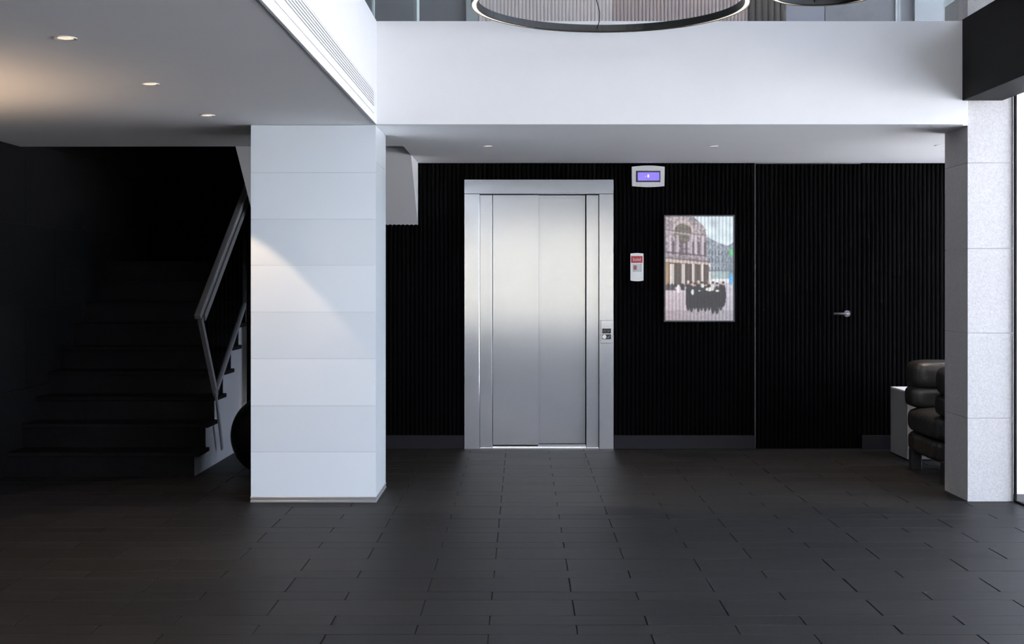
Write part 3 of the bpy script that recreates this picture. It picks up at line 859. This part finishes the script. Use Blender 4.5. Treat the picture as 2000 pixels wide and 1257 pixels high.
# ================================================================== RING PENDANTS
def ring_pendant(cx, cy, z, R, label, cable_dx):
    o = empty('ring_pendant', (cx, cy, z), label, 'pendant lamp', 'black ring pendants in the hall')
    w, hh = 0.034, 0.041
    bm = add_lathe(bmesh.new(), [(R - w, z + 0.003), (R - w, z + hh), (R, z + hh), (R, z + 0.003), (R - 0.005, z), (R - 0.005, z + 0.010), (R - w + 0.006, z + 0.010), (R - w + 0.006, z)], cx, cy, 96)
    obj('ring_band', bm, 'ring', o, smooth=False)
    bm = add_lathe(bmesh.new(), [(R - 0.006, z + 0.005), (R - 0.006, z + 0.009), (R - w + 0.007, z + 0.009), (R - w + 0.007, z + 0.005)], cx, cy, 96)
    obj('led_strip', bm, 'led', o)
    for k in range(3):
        a = math.radians(30 + 120 * k)
        x, y_ = cx + (R - w / 2) * math.cos(a), cy + (R - w / 2) * math.sin(a)
        obj('suspension_wire', add_tube(bmesh.new(), [(x, y_, z + hh), (x, y_, ZT)], 0.0009, 5), 'alu', o)
    x0, y0 = cx + cable_dx, cy + math.sqrt((R - w) ** 2 - cable_dx ** 2) - 0.004
    pts = [(x0, y0, z + 0.016)]
    for i in range(1, 26):
        t = i / 25; hz_ = z + 0.016 + t * min(1.2, ZT - z - 0.1)
        pts.append((x0 + 0.022 * math.sin(t * 22) * math.exp(-2.5 * t) - 0.01 * min(1, t * 4), y0 - 0.02 * math.sin(t * 3), hz_))
    pts.append((x0 - 0.01, y0, ZT))
    obj('power_cable', add_tube(bmesh.new(), pts, 0.0028, 6), 'ring', o, smooth=True)
    return o
YP1 = 7.0
ring_pendant(pX(1191, YP1), YP1, pZ(13, YP1), 271 * YP1 / F, 'larger of the two black ring pendants with lit underside', -0.028)
ring_pendant(pX(1611, YP1), YP1, pZ(-9.5, YP1), 106 * YP1 / F, 'smaller black ring pendant at the top right', 0.0)

# ================================================================== DOWNLIGHTS
def downlight(x, y_, label, group, lampmat, power, colr, r=0.045, cone=74):
    o = empty('recessed_downlight', (x, y_, ZC), label, 'downlight', group)
    zc = ZC + 0.004
    bm = add_lathe(bmesh.new(), [(r, zc - 0.0045), (r, zc), (r * 0.72, zc), (r * 0.72, zc - 0.002)], x, y_, 28)
    obj('trim_ring', bm, 'lampring', o)
    obj('lens', add_disc(bmesh.new(), (x, y_, zc), r * 0.71, 'z', 0.0015), lampmat, o)
    d = bpy.data.lights.new('downlight_beam', 'SPOT')
    d.energy = power; d.color = colr; d.spot_size = math.radians(cone); d.spot_blend = 0.14; d.shadow_soft_size = 0.012
    l = bpy.data.objects.new('downlight_beam', d); C.objects.link(l); l.parent = o; l.location = (0, 0, -0.006)
    return o
WARM = (1.0, 0.70, 0.44)
gL = 'downlights in the left ceiling'
downlight(pX(128, 5.26), 5.26, 'warm downlight nearest the viewer in the left ceiling', gL, 'lamp', 34, WARM)
downlight(pX(293, 6.478), 6.478, 'middle warm downlight of the left ceiling row', gL, 'lamp', 34, WARM)
downlight(pX(405, 7.70), 7.70, 'warm downlight nearest the white column in the left ceiling', gL, 'lamp', 34, WARM)
gR = 'downlights over the lift passage'
downlight(pX(952, 9.45), 9.45, 'small downlight in the soffit in front of the elevator', gR, 'lamp_cool', 48, (1, 0.78, 0.55), 0.036)
downlight(pX(1393, 9.45), 9.45, 'small downlight in the soffit above the framed picture', gR, 'lamp_cool', 48, (1, 0.78, 0.55), 0.036)
downlight(pX(1835, 9.40), 9.40, 'small downlight in the soffit beside the stone pillar', gR, 'lamp_cool', 48, (1, 0.78, 0.55), 0.036)

# wall lamp on the left wall, washing the ceiling
sc_ = empty('wall_sconce', (XWL, 6.2, 1.30), 'wall lamp on the left wall washing the ceiling', 'wall lamp')
bm = add_prism(bmesh.new(), [(6.08, 1.30), (6.32, 1.30), (6.32, 1.35), (6.08, 1.35)], lambda p, t: Vector((XWL + 0.002 + 0.10 * t, p[0], p[1])))
obj('housing', bm, 'ring', sc_)
obj('diffuser', add_box(bmesh.new(), XWL + 0.02, XWL + 0.09, 6.10, 6.30, 1.3505, 1.353), 'lamp', sc_)
d = bpy.data.lights.new('sconce_beam', 'SPOT'); d.energy = 82; d.color = WARM; d.spot_size = math.radians(140); d.spot_blend = 0.5; d.shadow_soft_size = 0.05
l = bpy.data.objects.new('sconce_beam', d); C.objects.link(l); l.parent = sc_; l.location = (0.06, 0, 0.06); l.rotation_euler = (math.radians(180), 0, 0)

# ================================================================== SEATING NOOK
# grey block table
bt = empty('block_table', (3.2, 10.33, 0), 'grey block side table behind the black armchair', 'side table')
box('body', 2.955, 3.45, 10.10, 10.56, 0.010, 0.516, 'grey_table', bt)
o = box('top', 2.955, 3.45, 10.10, 10.56, 0.5165, 0.530, 'white', bt)
box('foot_plinth', 2.975, 3.43, 10.12, 10.54, 0.0, 0.0099, 'black_block', bt)

def puff(x0, x1, y0, y1, z0, z1, e=3.2, rib=None, nrib=0, depth=0.012, div=14):
    """stuffed cushion: rounded box, optionally channel-stitched along an axis"""
    bm = bmesh.new()
    bmesh.ops.create_cube(bm, size=2.0)
    bmesh.ops.subdivide_edges(bm, edges=list(bm.edges), cuts=div, use_grid_fill=True)
    c = Vector(((x0 + x1) / 2, (y0 + y1) / 2, (z0 + z1) / 2)); h_ = Vector(((x1 - x0) / 2, (y1 - y0) / 2, (z1 - z0) / 2))
    for v in bm.verts:
        p = v.co
        k = (abs(p.x) ** e + abs(p.y) ** e + abs(p.z) ** e) ** (1 / e)
        q = p / k
        s_ = 1.0
        if rib is not None:
            t = q[rib]
            ph = abs(math.sin((t * 0.5 + 0.5) * nrib * math.pi))
            g_ = 1 - ph ** 0.6
            q = Vector([q[i] if i == rib else q[i] * (1 - depth / h_[i] * g_) for i in range(3)])
        v.co = Vector((c.x + q.x * h_.x, c.y + q.y * h_.y, c.z + q.z * h_.z))
    return bm
ch = empty('armchair', (3.30, 9.28, 0), 'black leather armchair with fat stitched cushions beside the stone pillar', 'armchair')
AX = 2.852
# bottom and seat rolls run across the front, channel stitched
obj('base_cushion', puff(AX - 0.012, 3.72, 8.86, 9.90, 0.105, 0.285, 5.0, 1, 13, 0.022, 30), 'leather', ch, True)
obj('seat_cushion', puff(AX - 0.02, 3.66, 8.86, 9.90, 0.255, 0.455, 4.5, 1, 13, 0.018, 30), 'leather', ch, True)
# arms: two stacked cushions each
for (ya, yb_) in ((9.62, 9.915), (8.88, 9.20)):
    obj('arm_cushion', puff(AX + 0.005, 3.28, ya, yb_, 0.435, 0.605, 4.2), 'leather', ch, True)
    obj('arm_cushion', puff(3.26, 3.70, ya, yb_, 0.435, 0.605, 4.2), 'leather', ch, True)
    obj('arm_cushion', puff(AX + 0.015, 3.28, ya - 0.01, yb_ + 0.01, 0.580, 0.790, 4.2), 'leather', ch, True)
    obj('arm_cushion', puff(3.26, 3.70, ya - 0.01, yb_ + 0.01, 0.580, 0.790, 4.2), 'leather', ch, True)
obj('back_cushion', puff(3.45, 3.74, 9.18, 9.64, 0.435, 0.62, 4.2), 'leather', ch, True)
obj('back_cushion', puff(3.45, 3.74, 9.18, 9.64, 0.59, 0.80, 4.2), 'leather', ch, True)
for (xa, ya) in ((AX - 0.012, 9.60), (AX - 0.012, 8.87), (3.60, 9.60), (3.60, 8.87)):
    box('leg', xa, xa + 0.075, ya, ya + 0.075, 0, 0.15, 'black_block', ch, bevel=0.003)
